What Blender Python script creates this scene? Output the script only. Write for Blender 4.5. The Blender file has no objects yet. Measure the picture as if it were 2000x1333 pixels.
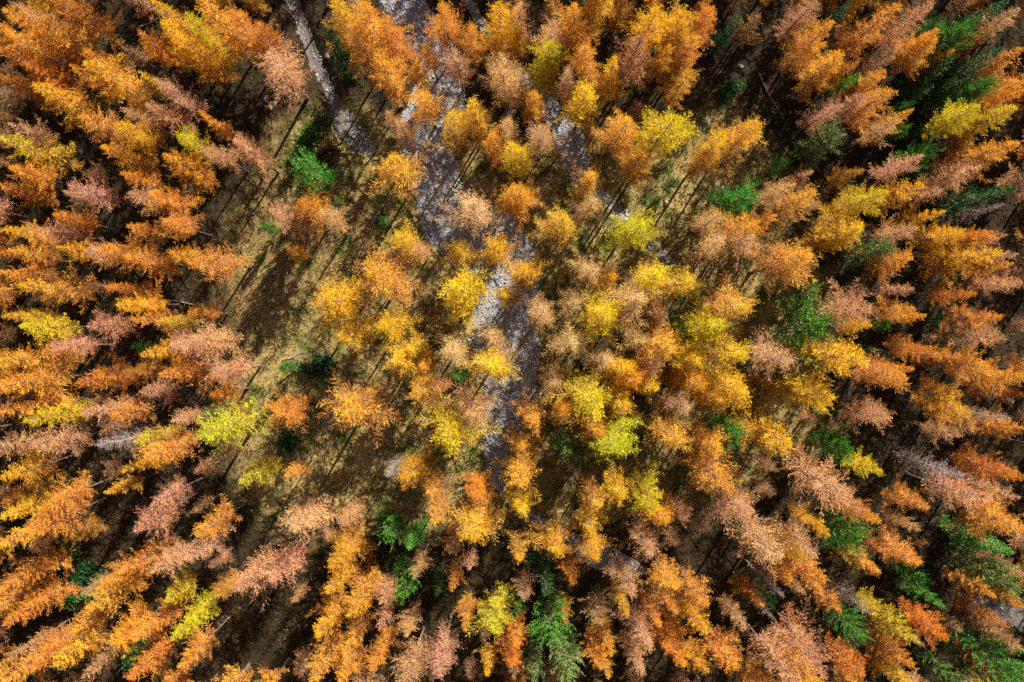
import bpy, math, random
import numpy as np
from mathutils import Vector, Matrix

SC = bpy.context.scene
COL = SC.collection
R = math.radians

# ------------------------------------------------------------------ camera
ALT = 100.0                       # drone height, metres
F_PX = 1333.0                     # focal length in pixels of the 2000 px photograph (24 mm lens)
cam_d = bpy.data.cameras.new('camera')
cam_d.sensor_width = 36.0
cam_d.lens = 24.0
cam_d.clip_start = 0.5
cam_d.clip_end = 3000.0
cam = bpy.data.objects.new('camera', cam_d)
COL.objects.link(cam)
cam.location = (0, 0, ALT)
cam.rotation_euler = (R(-1.1), 0, 0)
SC.camera = cam

# ------------------------------------------------------------------ light
SUN_DIR = Vector((0.53, 0.85, 0)).normalized()      # towards the sun, on the ground
SUN_EL = R(30)
world = bpy.data.worlds.new('World')
SC.world = world
world.use_nodes = True
wn = world.node_tree.nodes
sky = wn.new('ShaderNodeTexSky')
sky.sky_type = 'NISHITA'
sky.sun_disc = False
sky.altitude = 1900.0
sky.air_density = 0.8
sky.dust_density = 0.3
sky.sun_elevation = SUN_EL
sky.sun_rotation = math.atan2(SUN_DIR.x, SUN_DIR.y)
world.node_tree.links.new(sky.outputs[0], wn['Background'].inputs[0])
wn['Background'].inputs[1].default_value = 0.05
sd = bpy.data.lights.new('sun', 'SUN')
sd.energy = 5.0
sd.angle = R(0.5)
sd.color = (1.0, 0.93, 0.82)
sun = bpy.data.objects.new('sun', sd)
COL.objects.link(sun)
sv = Vector((SUN_DIR.x * math.cos(SUN_EL), SUN_DIR.y * math.cos(SUN_EL), math.sin(SUN_EL)))
sun.rotation_euler = sv.to_track_quat('Z', 'Y').to_euler()
sun.location = (60, 90, 160)
vs = SC.view_settings
vs.view_transform = 'Standard'
vs.look = 'None'
vs.exposure = 1.32
vs.gamma = 1.0
SC.cycles.use_denoising = False
SC.cycles.max_bounces = 4
SC.cycles.debug_use_spatial_splits = True
SC.cycles.use_adaptive_sampling = True
SC.cycles.adaptive_threshold = 0.035
SC.cycles.adaptive_min_samples = 32
SC.cycles.diffuse_bounces = 2
SC.cycles.transmission_bounces = 3

# ------------------------------------------------------------------ helpers
CAM_M = Matrix.Translation(cam.location) @ cam.rotation_euler.to_matrix().to_4x4()

def ray_to(px, py, z):
    """world x, y where the sight line through photo pixel px, py is at height z"""
    d = CAM_M.to_3x3() @ Vector(((px - 1000) / F_PX, -(py - 666.5) / F_PX, -1.0))
    t = (z - ALT) / d.z
    return d.x * t, d.y * t

def tag(o, label=None, cat=None, group=None, kind=None):
    if label: o['label'] = label
    if cat: o['category'] = cat
    if group: o['group'] = group
    if kind: o['kind'] = kind
    return o

def link_mesh(name, me, mat=None, parent=None):
    o = bpy.data.objects.new(name, me)
    COL.objects.link(o)
    if mat and not me.materials: me.materials.append(mat)
    if parent: o.parent = parent
    return o

def np_mesh(name, verts, faces, attrs=None, smooth=False):
    """faces: an (n,k) array, or list of such arrays"""
    me = bpy.data.meshes.new(name)
    verts = np.asarray(verts, np.float32)
    if not isinstance(faces, list): faces = [faces]
    faces = [np.asarray(f, np.int32) for f in faces if len(f)]
    loops = np.concatenate([f.ravel() for f in faces])
    tot = np.concatenate([np.full(len(f), f.shape[1], np.int32) for f in faces])
    st = np.concatenate([[0], np.cumsum(tot)[:-1]]).astype(np.int32)
    me.vertices.add(len(verts)); me.vertices.foreach_set('co', verts.ravel())
    me.loops.add(len(loops)); me.loops.foreach_set('vertex_index', loops)
    me.polygons.add(len(tot)); me.polygons.foreach_set('loop_start', st)
    me.polygons.foreach_set('loop_total', tot)
    if smooth: me.polygons.foreach_set('use_smooth', np.ones(len(tot), bool))
    for k, v in (attrs or {}).items():
        a = me.attributes.new(k, 'FLOAT', 'POINT')
        a.data.foreach_set('value', np.asarray(v, np.float32))
    me.update(calc_edges=True)
    me.validate()
    return me

def vnoise(x, y, scale, seed=0):
    """smooth value noise, -1..1"""
    x = np.asarray(x, float) / scale + 137.3 + seed * 17.17
    y = np.asarray(y, float) / scale + 91.7 + seed * 7.31
    xi = np.floor(x); yi = np.floor(y)
    fx = x - xi; fy = y - yi
    fx = fx * fx * (3 - 2 * fx); fy = fy * fy * (3 - 2 * fy)
    def h(a, b):
        v = np.sin(a * 127.1 + b * 311.7 + seed * 74.7) * 43758.5453
        return (v - np.floor(v)) * 2 - 1
    return (h(xi, yi) * (1 - fx) + h(xi + 1, yi) * fx) * (1 - fy) + (h(xi, yi + 1) * (1 - fx) + h(xi + 1, yi + 1) * fx) * fy

# ------------------------------------------------------------------ materials
class NT:
    def __init__(self, name):
        self.m = bpy.data.materials.new(name); self.m.use_nodes = True
        self.t = self.m.node_tree; self.n = self.t.nodes
        self.b = self.n['Principled BSDF']; self.out = self.n['Material Output']
        self.b.inputs['Roughness'].default_value = 0.8
        self.b.inputs['Specular IOR Level'].default_value = 0.25
    def add(self, ty, **kw):
        n = self.n.new(ty)
        for k, v in kw.items(): setattr(n, k, v)
        return n
    def link(self, a, b): self.t.links.new(a, b)
    def noise(self, scale, detail=4, rough=0.6, vec=None, dist=0.0):
        n = self.add('ShaderNodeTexNoise')
        n.inputs['Scale'].default_value = scale; n.inputs['Detail'].default_value = detail
        n.inputs['Roughness'].default_value = rough; n.inputs['Distortion'].default_value = dist
        if vec is not None: self.link(vec, n.inputs['Vector'])
        return n.outputs['Fac']
    def ramp(self, fac, stops):
        r = self.add('ShaderNodeValToRGB'); e = r.color_ramp.elements
        while len(e) < len(stops): e.new(0.5)
        for i, (p, c) in enumerate(stops):
            e[i].position = p; e[i].color = (*c, 1)
        self.link(fac, r.inputs[0]); return r.outputs[0]
    def mix(self, fac, a, b, mode='MIX'):
        m = self.add('ShaderNodeMix', data_type='RGBA', blend_type=mode)
        for s, v in ((m.inputs[0], fac), (m.inputs[6], a), (m.inputs[7], b)):
            if isinstance(v, (int, float)): s.default_value = v
            elif isinstance(v, tuple): s.default_value = (*v, 1)
            else: self.link(v, s)
        return m.outputs[2]
    def math(self, op, a, b=0.0, c=0.0):
        m = self.add('ShaderNodeMath', operation=op)
        for i, v in enumerate((a, b, c)):
            if isinstance(v, (int, float)): m.inputs[i].default_value = v
            else: self.link(v, m.inputs[i])
        return m.outputs[0]
    def attr(self, name): 
        a = self.add('ShaderNodeAttribute'); a.attribute_name = name; return a.outputs['Fac']
    def coord(self): return self.add('ShaderNodeTexCoord').outputs['Object']
    def bump(self, h, strength=0.5, dist=0.05):
        b = self.add('ShaderNodeBump'); b.inputs['Strength'].default_value = strength
        b.inputs['Distance'].default_value = dist; self.link(h, b.inputs['Height'])
        self.link(b.outputs[0], self.b.inputs['Normal'])

def foliage_mat(name, low_tint, transl=0.35):
    """needles: the tree's own colour, drifting to a duller tone where the attribute 'low' is high"""
    t = NT(name)
    oi = t.add('ShaderNodeObjectInfo')
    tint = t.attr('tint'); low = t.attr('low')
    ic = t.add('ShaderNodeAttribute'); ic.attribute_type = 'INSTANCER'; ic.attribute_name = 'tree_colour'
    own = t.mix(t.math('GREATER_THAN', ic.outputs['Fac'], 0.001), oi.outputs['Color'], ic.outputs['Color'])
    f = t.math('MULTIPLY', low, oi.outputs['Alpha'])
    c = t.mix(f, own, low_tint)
    hsv = t.add('ShaderNodeHueSaturation')
    t.link(t.math('MULTIPLY_ADD', tint, 0.035, 0.4825), hsv.inputs['Hue'])
    t.link(t.math('MULTIPLY_ADD', tint, 0.50, 0.74), hsv.inputs['Value'])
    t.link(c, hsv.inputs['Color'])
    col = hsv.outputs[0]
    t.link(col, t.b.inputs['Base Color'])
    t.b.inputs['Roughness'].default_value = 0.6
    tr = t.add('ShaderNodeBsdfTranslucent'); t.link(col, tr.inputs[0])
    ms = t.add('ShaderNodeMixShader'); ms.inputs[0].default_value = transl
    t.link(t.b.outputs[0], ms.inputs[1]); t.link(tr.outputs[0], ms.inputs[2])
    t.link(ms.outputs[0], t.out.inputs[0])
    return t.m

M = {}
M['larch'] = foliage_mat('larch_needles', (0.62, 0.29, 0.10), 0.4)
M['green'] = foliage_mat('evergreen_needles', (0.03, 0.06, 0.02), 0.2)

def bark(name, c1, c2):
    t = NT(name)
    n = t.noise(3.0, 5, 0.7, t.coord())
    t.link(t.ramp(n, [(0.3, c1), (0.7, c2)]), t.b.inputs['Base Color'])
    t.b.inputs['Roughness'].default_value = 0.9
    t.bump(n, 0.6, 0.04)
    return t.m
M['bark'] = bark('larch_bark', (0.09, 0.06, 0.045), (0.21, 0.15, 0.115))
M['twig'] = bark('twig_bark', (0.22, 0.13, 0.09), (0.40, 0.28, 0.21))
M['dead'] = bark('dead_wood', (0.20, 0.165, 0.14), (0.42, 0.37, 0.33))

t = NT('forest_floor')
co = t.coord()
n1 = t.noise(0.055, 5, 0.62, co, 0.6)
n2 = t.noise(0.35, 6, 0.7, co, 0.3)
n3 = t.noise(2.6, 5, 0.75, co)
n4 = t.noise(0.11, 4, 0.6, co, 1.0)
litter = t.ramp(n3, [(0.28, (0.06, 0.027, 0.012)), (0.55, (0.175, 0.09, 0.042)), (0.78, (0.37, 0.22, 0.115))])
straw = t.ramp(n3, [(0.25, (0.12, 0.085, 0.020)), (0.5, (0.31, 0.222, 0.078)), (0.75, (0.52, 0.385, 0.16))])
moss = t.ramp(n3, [(0.3, (0.03, 0.045, 0.008)), (0.6, (0.10, 0.125, 0.018)), (0.8, (0.22, 0.22, 0.035))])
a = t.mix(t.ramp(n1, [(0.48, (0, 0, 0)), (0.66, (0.8, 0.8, 0.8))]), straw, litter)
b = t.mix(t.ramp(n2, [(0.46, (0, 0, 0)), (0.60, (1, 1, 1))]), a, moss)
c = t.mix(t.ramp(n4, [(0.50, (0, 0, 0)), (0.62, (1, 1, 1))]), b, a)
heath_shade = t.ramp(n3, [(0.3, (0.010, 0.007, 0.003)), (0.6, (0.042, 0.026, 0.010)), (0.8, (0.11, 0.065, 0.022))])  # near-black ground tone: shade of the gaps between trees, put into the colour
shade_mask = t.ramp(t.math('ADD', t.attr('stand_shade'), t.math('MULTIPLY_ADD', n2, 0.5, -0.25)), [(0.32, (0, 0, 0)), (0.62, (1, 1, 1))])
c = t.mix(shade_mask, c, heath_shade)
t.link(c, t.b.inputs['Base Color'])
t.b.inputs['Roughness'].default_value = 0.95
t.bump(n3, 0.9, 0.18)
M['floor'] = t.m

t = NT('grass_blades')
oi_t = t.attr('tint')
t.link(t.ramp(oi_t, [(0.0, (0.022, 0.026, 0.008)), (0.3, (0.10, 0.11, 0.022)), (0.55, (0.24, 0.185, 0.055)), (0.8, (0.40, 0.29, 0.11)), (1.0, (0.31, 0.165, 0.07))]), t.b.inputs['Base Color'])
M['grass'] = t.m

t = NT('heath_leaves')
t.link(t.ramp(t.attr('tint'), [(0.0, (0.012, 0.022, 0.006)), (0.4, (0.035, 0.04, 0.010)), (0.7, (0.09, 0.045, 0.015)), (1.0, (0.20, 0.10, 0.035))]), t.b.inputs['Base Color'])
M['heath_shade'] = t.m

t = NT('gravel_sand')
co = t.coord()
n1 = t.noise(0.16, 4, 0.6, co, 0.8); n2 = t.noise(4.0, 6, 0.8, co)
vo = t.add('ShaderNodeTexVoronoi'); vo.inputs['Scale'].default_value = 5.0; t.link(co, vo.inputs['Vector'])
g = t.ramp(n2, [(0.25, (0.15, 0.15, 0.155)), (0.55, (0.30, 0.30, 0.305)), (0.8, (0.45, 0.445, 0.44))])
s = t.ramp(n2, [(0.25, (0.19, 0.15, 0.13)), (0.6, (0.34, 0.28, 0.245)), (0.85, (0.46, 0.39, 0.35))])
base = t.mix(t.ramp(n1, [(0.53, (0, 0, 0)), (0.66, (1, 1, 1))]), g, s)
nd_ = t.math('MULTIPLY', t.noise(0.7, 5, 0.75, co, 0.6), t.noise(6.0, 3, 0.7, co))
base = t.mix(t.ramp(nd_, [(0.33, (0, 0, 0)), (0.42, (1, 1, 1))]), base, (0.36, 0.17, 0.05))
t.link(base, t.b.inputs['Base Color'])
t.b.inputs['Roughness'].default_value = 0.9
t.bump(t.math('ADD', n2, vo.outputs['Distance']), 0.9, 0.10)
M['gravel'] = t.m

t = NT('pebble_stone')
t.link(t.ramp(t.attr('tint'), [(0.0, (0.15, 0.15, 0.155)), (0.4, (0.30, 0.30, 0.305)), (0.75, (0.42, 0.415, 0.41)), (0.9, (0.56, 0.55, 0.53)), (1.0, (0.42, 0.27, 0.20))]), t.b.inputs['Base Color'])
M['pebble'] = t.m

t = NT('channel_silt')
co = t.coord()
n1 = t.noise(0.5, 5, 0.65, co, 0.5); n2 = t.noise(3.5, 6, 0.8, co)
base = t.mix(n1, t.ramp(n2, [(0.3, (0.05, 0.038, 0.03)), (0.7, (0.17, 0.125, 0.095))]), t.ramp(n2, [(0.3, (0.09, 0.085, 0.085)), (0.7, (0.24, 0.225, 0.215))]))
t.link(base, t.b.inputs['Base Color']); t.b.inputs['Roughness'].default_value = 0.85
t.bump(n2, 0.8, 0.12)
M['silt'] = t.m

t = NT('boulder_rock')
co = t.coord(); n1 = t.noise(1.1, 6, 0.7, co); n2 = t.noise(7.0, 5, 0.7, co)
t.link(t.mix(t.ramp(n1, [(0.52, (0, 0, 0)), (0.66, (1, 1, 1))]), t.ramp(n2, [(0.3, (0.14, 0.125, 0.11)), (0.7, (0.30, 0.275, 0.25))]), (0.10, 0.09, 0.05)), t.b.inputs['Base Color'])
t.bump(n2, 0.7, 0.08)
M['rock'] = t.m

# ------------------------------------------------------------------ terrain
# stream centre lines as photo pixels: x, y, half width (px)
BED = [(748, -60, 45), (790, 10, 42), (838, 80, 44), (862, 150, 48), (855, 215, 58), (832, 270, 58), (843, 320, 48), (858, 375, 52),
       (890, 435, 66), (950, 475, 72), (985, 525, 66), (992, 585, 62), (985, 640, 66), (985, 695, 70), (1000, 750, 58), (995, 805, 48), (978, 860, 34),
       (968, 920, 16), (1000, 985, 9), (1080, 1040, 10), (1160, 1085, 27), (1225, 1112, 20), (1262, 1118, 6)]
END = [(1875, 1168, 8), (1930, 1190, 22), (2000, 1210, 28), (2080, 1240, 28)]
ARM = [(900, -40, 9), (935, 40, 10), (985, 95, 11), (1030, 155, 14), (1078, 215, 18), (1115, 270, 32), (1122, 315, 30), (1155, 362, 12), (1205, 405, 12), (1245, 450, 10), (1290, 492, 12), (1320, 520, 5)]
CREEK = [(545, -60, 11), (568, 0, 12), (594, 60, 10), (614, 115, 13), (638, 165, 11), (654, 212, 13), (668, 236, 24), (688, 262, 28), (716, 288, 15), (735, 302, 5)]

def world_line(pts, n_per=10):
    W = [(*ray_to(x, y, 0), hw / F_PX * ALT) for x, y, hw in pts]
    out = []
    P = [W[0]] + W + [W[-1]]
    for i in range(1, len(P) - 2):
        p0, p1, p2, p3 = (np.array(P[i + k]) for k in (-1, 0, 1, 2))
        for k in range(n_per):
            s = k / n_per
            out.append(0.5 * (2 * p1 + (p2 - p0) * s + (2 * p0 - 5 * p1 + 4 * p2 - p3) * s * s + (3 * p1 - p0 - 3 * p2 + p3) * s ** 3))
    out.append(np.array(W[-1]))
    return np.array(out)
LINES = [world_line(BED), world_line(ARM), world_line(CREEK), world_line(END)]

def bed_dist(x, y):
    """signed distance outside the nearest stream edge, metres (negative inside)"""
    x = np.asarray(x, float).ravel(); y = np.asarray(y, float).ravel()
    best = np.full(len(x), 1e9)
    for L in LINES:
        for c in range(0, len(x), 20000):
            d = np.hypot(x[c:c + 20000, None] - L[None, :, 0], y[c:c + 20000, None] - L[None, :, 1]) - L[None, :, 2]
            best[c:c + 20000] = np.minimum(best[c:c + 20000], d.min(1))
    return best

def hgt(x, y):
    x = np.asarray(x, float); y = np.asarray(y, float)
    sh = x.shape
    base = 0.55 * vnoise(x, y, 23, 1) + 0.22 * vnoise(x, y, 7, 2) + 0.09 * vnoise(x, y, 2.2, 3)
    d = bed_dist(x, y).reshape(sh)
    k = np.clip((1.2 - d) / 1.6, 0, 1); k = k * k * (3 - 2 * k)
    fade = np.clip((250 - np.hypot(x, y)) / 100, 0, 1)
    return (base * (1 - 0.55 * k) - 0.55 * k) * fade

# ------------------------------------------------------------------ the trees, read off the photograph tile by tile
# each entry: apex x, apex y, crown width (tile units of 1/2.898 px), kind
TILES = {
 (0, 0): """20 30 200 O;110 30 170 P;20 180 220 O;215 110 210 O;0 265 200 A;110 190 130 A;270 250 120 O;130 365 160 A;185 480 200 G;400 380 140 A;
  495 345 230 G;465 290 150 A;770 180 170 A;895 125 210 G;1010 200 220 G;880 10 210 G;1040 90 140 Y;1130 0 220 O;1310 80 210 O;790 410 110 G;
  880 450 180 P;700 610 120 P;460 650 180 O;680 710 180 G;580 835 170 G;1005 760 150 Y;1160 830 150 P;1310 800 190 P;935 890 190 G;60 705 140 P;
  0 780 200 Y;60 945 160 O;395 1050 170 P;840 1095 190 O;925 1250 160 O;305 1215 140 A;735 1280 140 O;0 1050 150 A;0 420 140 A;1120 640 80 A;
  210 1280 150 P;700 980 130 A;830 580 170 P;720 1070 150 P""",
 (500, 0): """0 130 140 O;20 250 270 P;440 0 220 G;600 10 230 O;540 170 200 O;720 110 220 O;690 320 220 O;890 350 150 O;930 500 200 O;1040 10 200 O;960 230 140 O;
  1120 270 170 P;1220 170 160 O;1390 20 230 G;1400 350 220 P;1440 680 150 P;735 620 120 P;800 700 150 P;1110 640 190 G;1230 600 190 G;1340 760 160 O;1450 820 170 G;
  1470 1080 180 O;745 880 250 G;250 935 180 E;270 1060 100 Q;250 1140 210 A;110 1190 180 P;370 1210 160 P;1200 1150 260 P;400 190 150 F;40 1270 60 E;700 1230 55 E""",
 (1000, 0): """50 20 160 P;40 120 130 G;380 20 220 O;240 100 180 P;210 215 240 Y;430 260 180 O;330 400 160 P;600 340 190 G;430 500 210 G;760 220 230 P;
  860 0 250 G;1000 10 250 G;1130 30 170 A;1060 200 200 O;900 250 160 G;1000 410 150 G;930 670 270 Y;650 690 220 O;750 880 200 O;1390 690 220 G;1220 770 190 G;
  1150 860 150 O;1330 1100 150 E;1200 1090 90 E;920 1025 70 Q;130 540 150 O;190 700 200 P;50 850 160 G;80 1090 170 O;450 1010 180 O;470 1130 190 P;
  740 1260 240 L;290 1260 210 G;1190 1220 160 P;1390 1240 210 O;1290 80 120 F;1430 60 130 P;20 450 110 P""",
 (1480, 0): """330 10 170 P;540 10 120 F;810 20 230 O;1000 20 190 P;1440 10 150 F;1500 40 160 P;440 110 210 G;465 310 220 G;275 140 70 E;590 180 100 A;565 335 90 O;
  1030 150 160 O;1015 220 160 G;815 265 130 P;1200 140 175 E;1350 140 100 O;1135 265 90 A;1370 275 190 F;1345 465 150 E;1507 280 160 O;1507 450 120 A;1507 500 140 O;
  725 400 180 O;765 510 210 O;580 450 110 E;600 520 150 P;455 590 170 P;890 610 100 O;820 670 140 P;1490 600 210 Y;1270 590 190 Y;1490 800 230 O;440 760 170 Q;155 920 75 E;
  315 970 110 P;990 840 130 E;1000 960 65 E;865 720 65 E;940 890 160 P;940 1020 190 G;1060 1060 130 P;735 1095 210 Y;600 1260 220 G;190 1050 180 P;335 1110 190 O;90 1240 140 O;
  1050 1200 140 G;1170 1300 120 G;1340 1310 120 O;1250 950 200 P;1440 1060 180 F;1120 330 150 F;1230 420 130 F;1010 480 130 F;900 560 120 F;1150 640 120 F;1290 60 140 F;1040 80 110 F;1400 1160 80 D;900 1290 150 P""",
 (0, 440): """20 20 140 G;65 145 140 G;0 150 130 A;330 130 130 G;480 130 160 P;545 130 170 O;705 165 170 O;965 145 130 G;1110 170 210 O;90 340 190 G;0 270 160 O;
  590 345 120 A;650 425 170 G;750 530 130 O;890 540 110 Y;0 510 120 G;100 575 200 Y;490 550 180 P;270 690 160 P;0 760 220 O;0 900 220 O;0 1060 180 O;440 890 160 A;
  805 710 160 G;940 690 180 P;1100 660 210 P;920 850 180 O;1190 840 190 P;140 1105 170 Y;480 1090 160 P;640 1080 150 O;170 1270 210 P;550 1270 190 D;775 1240 150 Y;
  1150 1180 270 L;820 1320 210 O;800 960 140 P;1190 970 120 O;960 1120 130 P;1140 1080 55 E;750 690 55 E;1060 490 120 A""",
 (500, 440): """165 130 110 O;800 70 180 G;900 120 130 P;1145 130 170 G;1345 110 210 G;1420 380 130 G;1150 370 270 G;660 280 290 O;410 430 260 G;480 590 230 G;
  720 560 210 G;790 770 200 G;880 700 170 G;940 800 120 O;1090 720 200 P;1330 620 170 P;1350 800 240 G;930 960 200 O;1210 1060 250 P;480 1060 320 O;1080 1200 270 Y;
  80 1100 230 A;1145 870 100 E;150 805 70 E;1030 910 110 P""",
 (1000, 440): """80 260 210 O;460 230 190 P;580 280 160 A;840 290 230 G;1010 330 210 G;360 440 170 P;180 500 200 P;720 420 250 P;870 490 150 P;560 500 250 G;
  350 660 240 P;740 640 180 P;960 590 115 Q;1310 440 280 O;1180 580 260 Y;880 690 210 O;1290 720 250 G;520 770 190 P;640 830 170 G;840 810 170 P;1040 750 200 G;240 890 180 P;
  470 1000 300 Y;720 890 190 A;840 930 140 G;650 1020 210 O;1080 900 210 A;1330 930 240 G;1200 1000 170 A;980 1040 200 P;120 1110 200 O;300 1060 160 A;640 1270 260 L;
  950 1230 240 O;1180 1270 200 O;1280 1200 150 E;310 1290 120 Q;570 60 90 E;40 1270 140 O;500 1180 200 A;1200 110 200 P;1400 80 220 P""",
 (1480, 440): """590 30 210 G;280 200 260 O;880 170 170 O;730 130 160 Q;1170 30 160 G;1370 50 130 O;1385 150 210 G;1440 215 110 O;1507 300 180 P;1240 385 110 A;
  630 460 250 P;320 370 140 Q;350 580 220 E;900 480 140 O;960 515 70 O;1395 520 160 O;1165 650 120 Q;1400 620 210 P;1250 670 120 D;950 690 120 A;1150 745 150 O;880 820 110 O;
  650 570 90 G;600 750 290 G;200 740 240 P;330 780 150 Q;840 860 220 O;420 1000 260 G;1507 870 190 O;1330 800 190 G;1190 1060 200 G;740 1100 180 P;1150 1190 130 P;1240 1150 110 P;
  1400 1110 140 D;510 1270 150 E;200 1230 260 G;1480 160 110 P;1500 1150 160 A;680 1390 140 Y;900 350 90 P;950 440 80 F;1120 540 65 E;740 560 65 E;700 700 90 F;1420 50 110 P""",
 (0, 873): """0 170 190 G;0 560 210 O;0 390 170 G;150 480 200 O;230 330 190 O;700 130 120 G;610 260 100 G;760 450 190 P;850 320 150 P;1120 500 180 G;1060 640 210 P;
  1350 210 160 L;1370 830 230 P;860 710 160 P;940 860 150 Y;970 1085 170 L;1025 1245 160 O;40 1320 180 O;190 1220 160 O;310 1220 200 G;390 1060 150 G;500 920 210 G;590 800 180 O;
  690 720 160 O;640 1130 200 G;780 1110 160 O;860 1000 130 O;40 1210 120 P;30 980 160 A;0 800 170 A;730 1310 180 A;720 1220 110 E;470 1300 140 P""",
 (500, 873): """170 170 90 O;740 150 140 D;880 170 190 G;970 250 160 O;830 240 100 A;200 500 260 P;60 780 230 P;1220 520 240 G;1250 280 160 A;1010 420 160 O;
  440 680 200 G;400 820 170 G;530 940 220 G;700 880 140 P;350 1080 190 G;500 1180 120 O;330 1320 200 O;470 1330 170 O;840 1080 140 P;700 1030 100 P;860 1330 210 P;1030 1310 220 P;660 1270 140 A;
  1180 1040 120 O;1340 1060 210 L;740 500 130 E;860 590 130 E;790 720 75 E;830 840 100 E;1030 850 110 F;900 740 110 P;1110 810 100 A;1310 1300 110 G;1450 1250 150 A;1470 1320 100 P;
  1100 600 130 P;1200 700 110 P;500 450 150 P;1290 1100 90 P""",
 (1000, 873): """60 200 230 O;50 370 160 G;620 300 190 G;500 350 170 O;480 480 180 G;480 650 160 G;240 600 200 G;350 780 140 A;820 330 220 Y;880 430 170 O;1000 420 140 P;
  1220 200 270 O;1370 420 250 P;820 620 190 P;690 850 180 P;930 830 180 O;1110 920 200 O;1100 1060 160 G;660 970 110 G;850 1030 130 O;920 950 130 O;770 1150 190 P;740 1290 160 P;
  570 1190 120 O;500 1280 140 O;970 1250 200 A;1090 1310 160 G;1260 1260 190 O;510 1000 140 P;1320 1030 130 P;1430 910 120 O;310 1020 100 A;120 1290 130 Q;320 1280 170 Q;240 1080 180 E;220 830 170 F;
  40 930 80 E;1480 890 80 E;1035 155 45 E;80 860 120 P;30 1150 160 A;40 650 130 G;560 1330 110 O;1490 970 90 D""",
 (1480, 873): """500 280 270 P;1130 150 160 D;960 345 160 O;610 360 140 P;705 440 150 O;910 480 100 P;1290 320 210 P;1507 480 230 O;1450 400 150 O;150 650 260 P;205 770 150 O;
  280 640 160 G;350 620 200 P;425 500 120 G;570 520 140 E;575 640 110 E;670 710 150 O;935 670 210 O;930 760 110 E;1055 900 120 E;1430 610 180 E;1440 770 170 Q;1330 850 150 O;390 800 190 O;
  490 940 160 O;420 1260 290 P;600 1310 170 A;890 1110 180 Y;885 1230 180 O;860 1333 180 G;1070 1075 180 A;590 1080 120 E;1210 1240 100 Q;1130 1333 120 Q;1460 1310 190 E;1507 1150 160 P;
  1507 900 160 A;1490 720 130 P;1370 1310 140 O;640 950 130 D;1507 170 180 A;1480 300 130 P;290 850 90 P;140 850 80 D;1400 1010 80 A""",
}
KIND = {  # base colour, how far the lower crown drifts to brown, words
 'G': ((0.90, 0.535, 0.006), 0.6, 'golden yellow'),
 'O': ((0.90, 0.435, 0.025), 0.75, 'orange'),
 'A': ((0.80, 0.32, 0.016), 0.45, 'rusty amber'),
 'P': ((0.86, 0.48, 0.20), 0.35, 'pinkish brown'),
 'Y': ((0.74, 0.60, 0.006), 0.35, 'yellow'),
 'L': ((0.64, 0.61, 0.008), 0.35, 'lime yellow'),
 'D': ((0.42, 0.33, 0.27), 0.4, 'grey bare'),
 'E': ((0.11, 0.34, 0.035), 0.4, 'bright green'),
 'F': ((0.035, 0.12, 0.022), 0.4, 'dark green'),
 'Q': ((0.22, 0.33, 0.07), 0.4, 'pale green'),
}
rnd = random.Random(7)
TREES = []
for (ox, oy), txt in TILES.items():
    for e in txt.split(';'):
        tx, ty, w, k = e.split()
        TREES.append([ox + float(tx) / 2.898, oy + float(ty) / 2.898, float(w) / 2.898, k])

def size_of(w, k, q=0):
    if k in 'EFQ':
        d = min(max(w * 1.15 / F_PX * 90, 1.3), 6.0)
        return d, (2.5 + 2.3 * d) * rnd.uniform(0.9, 1.15)
    d = min(max(w * (1.34 if q < 480 else 1.28) / F_PX * 83, 2.8), 8.8)
    return d, min(22.0, max(6.0, 8.6 + 1.4 * d)) * rnd.uniform(0.93, 1.07)

for T in TREES:
    d, h = size_of(T[2], T[3], math.hypot(T[0] - 1080, T[1] - 640))
    x, y = ray_to(T[0], T[1], h)
    T += [d, h, x, y]

def stand_shade(x, y):
    """0 in clearings, 1 among dense stems and far out: where shade is painted into the floor"""
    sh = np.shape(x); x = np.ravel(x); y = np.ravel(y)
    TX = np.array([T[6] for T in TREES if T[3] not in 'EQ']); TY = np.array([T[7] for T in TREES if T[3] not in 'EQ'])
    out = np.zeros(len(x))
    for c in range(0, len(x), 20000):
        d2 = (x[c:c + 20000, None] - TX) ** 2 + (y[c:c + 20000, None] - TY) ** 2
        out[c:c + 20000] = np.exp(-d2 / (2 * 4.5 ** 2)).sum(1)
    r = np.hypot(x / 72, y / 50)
    out = out / 8.5 + np.clip((r - 0.52) * 1.9, 0, 1.2)  # painted shade deepens towards the edges of the view, whatever the stem count
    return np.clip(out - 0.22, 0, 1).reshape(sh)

# the ground: a fine sheet in view, running out coarsely to the horizon
gx = np.concatenate([np.array([-2500, -1400, -800, -450, -260, -160]), np.arange(-110, 110.01, 0.6), np.array([160, 260, 450, 800, 1400, 2500])])
gy = np.concatenate([np.array([-2500, -1400, -800, -450, -260, -140]), np.arange(-80, 80.01, 0.6), np.array([140, 260, 450, 800, 1400, 2500])])
X, Y = np.meshgrid(gx, gy)
Z = hgt(X, Y)
nx, ny = len(gx), len(gy)
idx = np.arange(nx * ny).reshape(ny, nx)
quads = np.stack([idx[:-1, :-1], idx[:-1, 1:], idx[1:, 1:], idx[1:, :-1]], -1).reshape(-1, 4)
ground = link_mesh('ground', np_mesh('ground', np.stack([X, Y, Z], -1).reshape(-1, 3), quads, {'stand_shade': stand_shade(X, Y).ravel()}, smooth=True), M['floor'])
tag(ground, 'forest floor of straw grass, moss and needle litter', kind='structure')

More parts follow.
